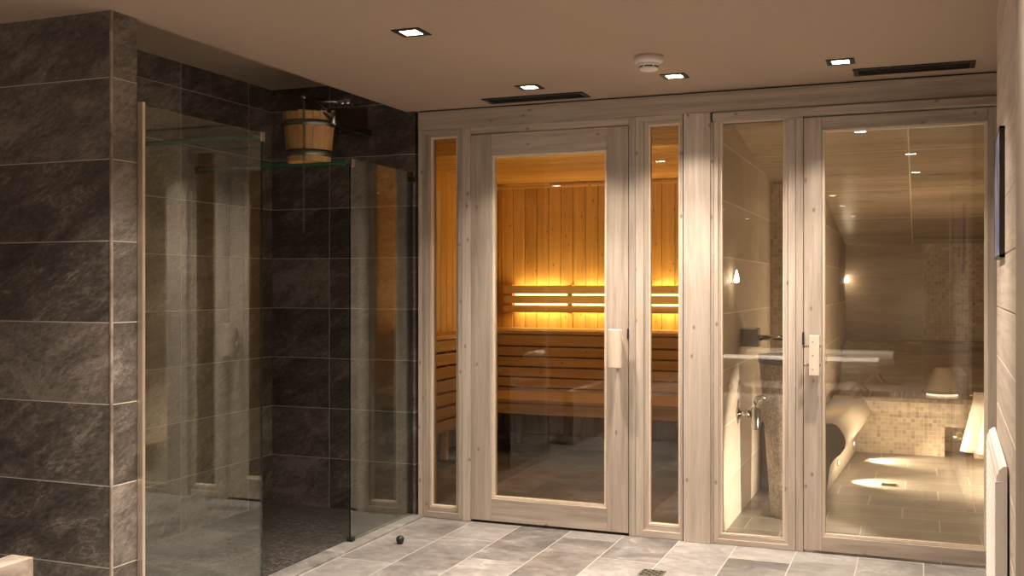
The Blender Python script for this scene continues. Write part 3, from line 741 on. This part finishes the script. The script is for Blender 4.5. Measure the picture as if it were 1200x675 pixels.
# dark polished edges of the panes
MB().box(XG - 0.0042, XG + 0.0042, y2s - 0.0012, y2s + 0.0005, 0.013, zt2).build('pane_edge', M['edge_d'], g2)
MB().box(XG - 0.0042, XG + 0.0042, y1e - 0.0005, y1e + 0.0008, 0.013, zt1).build('pane_edge', M['edge_d'], g1)
MB().box(XG - 0.016, XG + 0.016, y2s - 0.006, y2s + 0.028, 0.012, 0.034).build('floor_clamp', M['dark'], g2, bevel=0.003)
MB().box(XG - 0.014, XG + 0.02, -0.03, -0.001, 1.935, 1.965).build('wall_clamp', M['dark'], g2, bevel=0.003)
def brace(label, y, zb):
    g = thing('glass_brace', (XG, y, zb), label, 'glass brace', 'green glass braces across the shower')
    MB().box(XL + 0.002, XG - 0.01, y - 0.028, y + 0.028, zb - 0.006, zb + 0.006).build('bar', M['edge'], g)
    MB().box(XG - 0.030, XG + 0.014, y - 0.004, y + 0.03, zb - 0.022, zb + 0.022).build('clamp', M['chrome'], g, bevel=0.003)
    MB().box(XL, XL + 0.03, y - 0.03, y + 0.03, zb - 0.02, zb + 0.02).build('wall_bracket', M['dark'], g, bevel=0.003)
brace('green glass brace bar clamped to the near shower screen', y1e - 0.02, 2.0)
brace('green glass brace bar passing under the wooden bucket', y2s + 0.0, 1.972)

# ------------------------------------------------------------------ bucket shower
bx, by = -3.165, -0.42
bz0, bz1 = 2.02, 2.292
g = thing('shower_bucket', (bx, by, bz0), 'orange wooden tipping bucket with two dark metal hoops in the shower', 'bucket')
m = MB(); N = 22; r0, r1 = 0.118, 0.146
for k in range(N):
    a0, a1 = 2 * PI * k / N + 0.006, 2 * PI * (k + 1) / N - 0.006
    vs = []
    jz = 0.004 * math.sin(k * 2.3)
    for z, r in ((bz0, r0), (bz1 + jz, r1)):
        for rr in (r, r - 0.018):
            for a in (a0, a1): vs.append((bx + rr * math.cos(a), by + rr * math.sin(a), z))
    m.add(vs, [(0, 1, 5, 4), (2, 6, 7, 3), (0, 4, 6, 2), (1, 3, 7, 5), (4, 5, 7, 6), (0, 2, 3, 1)], 0)
m.build('stave_wall', M['bucket'], g)
MB().lathe([(r0 - 0.012, bz0 + 0.02), (r0 - 0.012, bz0 + 0.035)], (bx, by, 0), 32).build('bottom', M['bucket'], g)
def hoop(z, h):
    f = (z - bz0) / (bz1 - bz0); f2 = (z + h - bz0) / (bz1 - bz0)
    ra = r0 + (r1 - r0) * f + 0.003; rb = r0 + (r1 - r0) * f2 + 0.003
    MB().lathe([(ra - .002, z), (ra, z), (rb, z + h), (rb - .002, z + h)], (bx, by, 0), 48, cap0=False, cap1=False).build('hoop', M['steel'], g)
hoop(bz0 + 0.03, 0.034); hoop(bz0 + 0.195, 0.03)
# plate on the wall and side arms
g = thing('bucket_bracket', (-3.05, 0.0, 2.2), 'dark metal wall plate and arms that hold the wooden shower bucket', 'bracket')
px0, px1 = X(393, -0.01) , X(430.5, -0.01)
MB().box(px0 - 0.3, px1, -0.012, -0.001, Z(415, 157), Z(415, 128)).build('wall_plate', M['plate'], g, bevel=0.002)
for xx, zz in ((X(400), Z(415, 154)), (X(424), Z(415, 154)), (X(400), Z(415, 142))):
    MB().cyl((xx, -0.012, zz), (xx, -0.016, zz), 0.006, seg=12).build('screw', M['chrome'], g)
pz = 2.235
for sx in (-1, 1):
    xx = bx + sx * 0.158
    MB().box(xx - 0.006, xx + 0.006, by - 0.02, -0.008, pz - 0.018, pz + 0.018).build('arm', M['dark'], g, bevel=0.002)
    MB().cyl((xx - 0.02, by, pz), (xx + 0.02, by, pz), 0.013, seg=16).build('pivot', M['chrome'], g)
# lever with chain
lx0 = bx + 0.158
by_l = by - 0.14
Pv = Vector((lx0 + 0.012, by, pz)); Pt = Vector((X(356, by_l), by_l, Z(356, 114, by_l)))
m = MB(); d = Pt - Pv; m.cyl(Pv - d.normalized() * 0.015, Pt, 0.009, seg=8); m.build('tipping_lever', M['dark'], g)
m = MB(); m.cyl(Pt + Vector((-0.012, 0, 0)), Pt + Vector((0.012, 0, 0)), 0.008); m.build('lever_ring', M['chrome'], g)
MB().cyl((lx0 + 0.005, by - 0.012, pz - 0.01), (lx0 + 0.005, by - 0.012, Z(388, 130, by)), 0.012, seg=14).build('pivot_post', M['chrome'], g)
# chain
m = MB(); zt, zb = Pt.z - 0.004, Z(356, 272, by_l); L = 0.021; n = int((zt - zb) / (L * 0.78))
for i in range(n):
    zc_ = zt - (i + 0.5) * (zt - zb) / n
    pts = []
    for k in range(10):
        a = 2 * PI * k / 10; h = 0.0045 * math.cos(a); v = L * 0.5 * math.sin(a)
        pts.append((Pt.x + (h if i % 2 else h * 0.25), Pt.y + (h * 0.25 if i % 2 else h), zc_ + v))
    m.tube(pts, 0.0019, 5, closed=True)
tag(m.build('pull_chain', M['steel']), 'thin metal pull chain hanging in front of the wooden bucket', 'chain')
# filling pipe
g = thing('filling_pipe', (-3.05, 0, 2.36), 'chrome water pipe curving from the wall over the wooden bucket', 'pipe')
xa = X(402, -0.1)
pts = [(xa, -0.1, Z(402, 120, -0.1)), (xa - 0.06, -0.13, Z(402, 119, -0.1)), (xa - 0.12, -0.2, Z(402, 120, -0.1) - 0.008), (bx + 0.06, -0.33, bz1 + 0.03), (bx + 0.03, -0.36, bz1 - 0.01)]
MB().tube(pts, 0.006).build('hose', M['chrome'], g)
q = MB(); q.cyl((xa - 0.05, -0.105, pts[0][2]), (xa + 0.025, -0.1, pts[0][2]), 0.016); q.lathe([(0.0, -.02), (0.02, -.014), (0.024, 0), (0.02, .014), (0.0, .02)], (xa + 0.03, -0.1, pts[0][2]), 16)
q.cyl((xa + 0.03, -0.1, pts[0][2]), (xa + 0.03, 0.0, pts[0][2]), 0.012)
q.build('valve', M['chrome'], g)

# ------------------------------------------------------------------ ceiling fittings
def downlight(x, y, label, power=15, core=62, grp='square recessed ceiling lights', cone=112, blend=0.4):
    g = thing('downlight', (x, y, ZC), label, 'ceiling light', grp)
    MB().frame(x - 0.06, x + 0.06, -0.06, 0.06, x - 0.036, x + 0.036, -0.036, 0.036, -0.004, 0.0015)
    m = MB(); o, i = 0.06, 0.037; za, zb = ZC - 0.004, ZC + 0.0
    for (a, b, c_, d_) in ((-o, o, -o, -i), (-o, o, i, o), (-o, -i, -i, i), (i, o, -i, i)): m.box(x + a, x + b, y + c_, y + d_, za, zb)
    m.build('bezel', M['dark'], g)
    MB().box(x - i, x + i, y - i, y + i, ZC - 0.0025, ZC - 0.0005).build('lens', M['lens'], g)
    l = lamp('SPOT', 'downlight_lamp', (x, y, ZC - 0.02), power, WARM, spot_size=math.radians(cone), spot_blend=blend, shadow_soft_size=0.03)
    l.rotation_euler = (0, 0, 0)
    lamp('SPOT', 'downlight_core', (x, y, ZC - 0.02), core, WARM, spot_size=math.radians(86), spot_blend=0.85, shadow_soft_size=0.03)
    return g
XA, XB, XCn = -1.86, -1.095, -0.33
downlight(-1.84, -0.45, 'small square ceiling light by the vent above the sauna door')
downlight(XB, -0.45, 'small square ceiling light next to the smoke detector')
downlight(XCn, -0.49, 'small square ceiling light at the end of the vent over the steam door')
downlight(-1.88, -1.68, 'square ceiling light nearest the shower, out in the open ceiling')
downlight(-0.36, -1.70, 'square ceiling light cut by the top edge of the photo')
downlight(-0.03, -4.42, 'square ceiling light behind the camera, the lower dot mirrored in the steam room door', power=8, core=20)
for xx, yy in ( (-1.86, -4.6), (-3.4, -4.4), (-3.4, -6.4), (-0.9, -6.6), (-0.9, -10.3), (0.9, -7.2), (0.9, -5.0), (-2.4, -10.3)):
    downlight(xx, yy, 'square ceiling light behind the camera, mirrored as a dot in the glass')
downlight(-0.06, -3.03, 'square ceiling light behind the camera, the upper dot mirrored in the steam room door', power=6, core=14)
for xx in (-0.9, -2.4):
    downlight(xx, -8.2, 'square ceiling light shining on the daybeds behind the camera', power=60, core=260)
downlight(-1.95, -2.78, 'square ceiling light behind the camera that brightens the tiled partition', power=45, core=150)
# vents
def vent(x0, x1, y0, y1, label):
    g = thing('air_vent', ((x0 + x1) / 2, (y0 + y1) / 2, ZC), label, 'vent', 'slot air vents in the ceiling')
    m = MB(); b = 0.022
    m.box(x0, x1, y0, y0 + b, ZC - 0.006, ZC); m.box(x0, x1, y1 - b, y1, ZC - 0.006, ZC); m.box(x0, x0 + b, y0 + b, y1 - b, ZC - 0.006, ZC); m.box(x1 - b, x1, y0 + b, y1 - b, ZC - 0.006, ZC)
    m.build('frame', M['dark'], g, bevel=0.001)
    MB().box(x0 + b, x1 - b, y0 + b, y1 - b, ZC - 0.001, ZC).build('backing', M['black'], g)
    for k in range(3):
        yy = y0 + b + (k + 0.6) * (y1 - y0 - 2 * b) / 3
        MB().box(x0 + b, x1 - b, yy - 0.002, yy + 0.002, ZC - 0.005, ZC - 0.001).build('slat', M['dark'], g)
vent(-2.20, -1.63, -0.235, -0.085, 'long dark slot vent in the ceiling above the sauna door')
vent(-0.29, 0.235, -0.30, -0.14, 'long dark slot vent in the ceiling above the steam room door')
# smoke detector
sx, sy = -1.108, -0.905
g = thing('smoke_detector', (sx, sy, ZC), 'white round smoke detector on the ceiling', 'smoke detector')
MB().lathe([(0.064, 0), (0.065, -0.022), (0.060, -0.028), (0.052, -0.034)], (sx, sy, ZC), 40).build('base', M['plastic'], g)
MB().lathe([(0.052, -0.030), (0.047, -0.044), (0.046, -0.045)], (sx, sy, ZC), 40).build('body', M['plastic'], g)
m = MB(); m.lathe([(0.042, -0.044), (0.042, -0.051)], (sx, sy, ZC), 40); m.build('slot', M['black'], g)
for k in range(6):
    a = k * PI / 3 + 0.2
    MB().cyl((sx + 0.0435 * math.cos(a), sy + 0.0435 * math.sin(a), ZC - 0.052), (sx + 0.0435 * math.cos(a), sy + 0.0435 * math.sin(a), ZC - 0.043), 0.004, seg=8).build('rib', M['plastic'], g)
MB().lathe([(0.044, -0.0505), (0.043, -0.057), (0.036, -0.062), (0.0, -0.064)], (sx, sy, ZC), 40, cap1=False).build('cap', M['plastic'], g)

# ------------------------------------------------------------------ floor items
q = MB(); q.lathe([(0.0, 0.0), (0.014, 0.0), (0.016, 0.006), (0.019, 0.012), (0.0215, 0.022), (0.019, 0.033), (0.011, 0.040), (0.0, 0.042)], (-2.50, -0.60, 0.0), 28, cap0=False, cap1=False)
tag(q.build('door_stop', M['dark']), 'small round dark door stop on the floor near the shower kerb', 'door stop')
dx, dy = -1.09, -0.68
dx = X(764, 0); 
d_ = H0 / ((672 - CY) / F); u_ = (764 - 600) / F
dx, dy = d_ * (-SI + u_ * CO), -D + d_ * (CO + u_ * SI)
g = thing('floor_drain', (dx, dy, 0), 'small dark patterned drain cut by the lower edge of the photo', 'drain', 'square floor drains')
MB().box(dx - 0.055, dx + 0.055, dy - 0.055, dy + 0.055, -0.001, 0.003).build('frame', M['steel'], g)
for i in range(5):
    for j in range(5):
        if (i + j) % 2 == 0: MB().box(dx - 0.047 + i * 0.019, dx - 0.032 + i * 0.019, dy - 0.047 + j * 0.019, dy - 0.032 + j * 0.019, 0.002, 0.0038).build('slot', M['black'], g)
# low stone parapet bottom left
m = MB(); m.box(-2.782, -2.690, -4.4, -2.79, 0, 0.45)
tag(m.build('stone_ledge', M['block'], bevel=0.003), 'low pinkish stone ledge in front of the tiled partition', 'ledge')

# ------------------------------------------------------------------ right wall items
# picture
ya, yb, z0, z1 = -1.79, -1.385, 1.425, 1.835
pm = thing('picture', (PX(-1.6), -1.6, z0), 'blue print in a thin dark frame on the plank partition', 'picture')
m = MB(); th = 0.016
for (a, b, c_, d_) in ((ya, ya + 0.008, z0, z1), (yb - 0.008, yb, z0, z1), (ya, yb, z0, z0 + 0.008), (ya, yb, z1 - 0.008, z1)): slab(m, a, b, th, 0.0, c_, d_)
m.build('frame', M['dark'], pm)
m = MB(); slab(m, ya + 0.007, yb - 0.007, th - 0.001, 0.001, z0 + 0.007, z1 - 0.007); m.build('print', M['print'], pm)
# radiator
ra, rb = -2.06, -1.165
g = thing('radiator', (PX(-1.6), -1.6, 0.12), 'white ribbed radiator with a curved top on the plank partition', 'radiator')
zt_ = 0.815
prof = [(0.008, 0.12), (0.030, 0.12)]
zz = 0.135
while zz < zt_ - 0.07:
    prof += [(0.030, zz), (0.036, zz + 0.004), (0.036, zz + 0.015), (0.030, zz + 0.019)]; zz += 0.0225
for k in range(11):
    a = k / 10 * PI / 2
    prof.append((0.008 + 0.028 * math.cos(a) - (0.002 if k % 3 == 1 else 0), zt_ - 0.05 + 0.05 * math.sin(a)))
m = MB(); n = len(prof); vs = []
for yy in (ra, rb):
    for f_, z_ in prof: vs.append((PX(yy, f_), yy, z_))
m.add(vs, [(i, (i + 1) % n, n + (i + 1) % n, n + i) for i in range(n)]); m.add(vs[:n], [tuple(range(n))[::-1]]); m.add(vs[n:], [tuple(range(n))])
m.build('panel', M['enamel'], g)
m = MB(); slab(m, ra - 0.006, ra + 0.001, 0.0375, 0.006, 0.115, zt_ - 0.045); m.build('end_cap', M['enamel'], g)
for yy in (-1.95, -1.3):
    for zz in (0.2, 0.7):
        m = MB(); slab(m, yy - 0.02, yy + 0.02, 0.009, -0.001, zz - 0.02, zz + 0.02); m.build('bracket', M['dark'], g)

# ------------------------------------------------------------------ mirrored daybeds behind the camera
def daybed(y, x1, label):
    g = thing('daybed', (x1 - 1.0, y, 0), label, 'daybed', 'white daybeds behind the camera')
    m = MB(); m.box(x1 - 1.95, x1, y - 0.33, y + 0.33, 0.34, 0.43); m.build('mattress', M['towel'], g, bevel=0.02)
    m = MB(); m.box(x1 - 1.97, x1 + 0.02, y - 0.34, y - 0.30, 0.28, 0.335); m.box(x1 - 1.97, x1 + 0.02, y + 0.30, y + 0.34, 0.28, 0.335); m.box(x1 - 1.97, x1 - 1.93, y - 0.30, y + 0.30, 0.28, 0.335); m.box(x1 - 0.02, x1 + 0.02, y - 0.30, y + 0.30, 0.28, 0.335)
    for k in range(9): m.box(x1 - 1.9 + k * 0.22, x1 - 1.84 + k * 0.22, y - 0.30, y + 0.30, 0.31, 0.34)
    m.build('frame', M['wood_h'], g, bevel=0.003)
    for xx in (x1 - 1.8, x1 - 0.25):
        for s in (-1, 1):
            q = MB(); q.cyl((xx - 0.12, y + s * 0.3, 0.0), (xx + 0.12, y + s * 0.3, 0.30), 0.016, seg=8); q.build('leg', M['wood_v'], g)
            q = MB(); q.cyl((xx + 0.12, y + s * 0.28, 0.0), (xx - 0.12, y + s * 0.28, 0.30), 0.016, seg=8); q.build('leg', M['wood_v'], g)
daybed(-8.0, -0.46, 'white daybed mirrored in the steam room door, the nearer of two')
daybed(-9.6, -0.32, 'white daybed mirrored in the steam room door, the farther of two')

# ------------------------------------------------------------------ world, camera, view
wd = bpy.data.worlds.new('world'); scn.world = wd; wd.use_nodes = True
bg = wd.node_tree.nodes.get('Background') or wd.node_tree.nodes.new('ShaderNodeBackground')
bg.inputs[0].default_value = (0.05, 0.04, 0.03, 1); bg.inputs[1].default_value = 0.3
cam = bpy.data.cameras.new('camera'); co = bpy.data.objects.new('camera', cam); COL.objects.link(co)
co.location = (0, -D, H0); co.rotation_euler = (PI / 2, 0, TH)
cam.sensor_width = 36; cam.lens = 36 * F / 1200; cam.shift_y = -2.5 / 1200; cam.clip_start = 0.02
scn.camera = co
scn.view_settings.view_transform = 'Standard'
scn.view_settings.look = 'None'
scn.view_settings.gamma = 1.0
scn.view_settings.use_curve_mapping = False
scn.view_settings.exposure = 1.1
c = scn.cycles
c.use_denoising = True
try:
    c.denoiser = 'OPENIMAGEDENOISE'; c.denoising_input_passes = 'RGB_ALBEDO_NORMAL'; c.denoising_prefilter = 'ACCURATE'
except Exception: pass
c.max_bounces = 10; c.diffuse_bounces = 6; c.glossy_bounces = 6; c.transparent_max_bounces = 24; c.transmission_bounces = 4
c.sample_clamp_indirect = 6.0
c.blur_glossy = 0.5
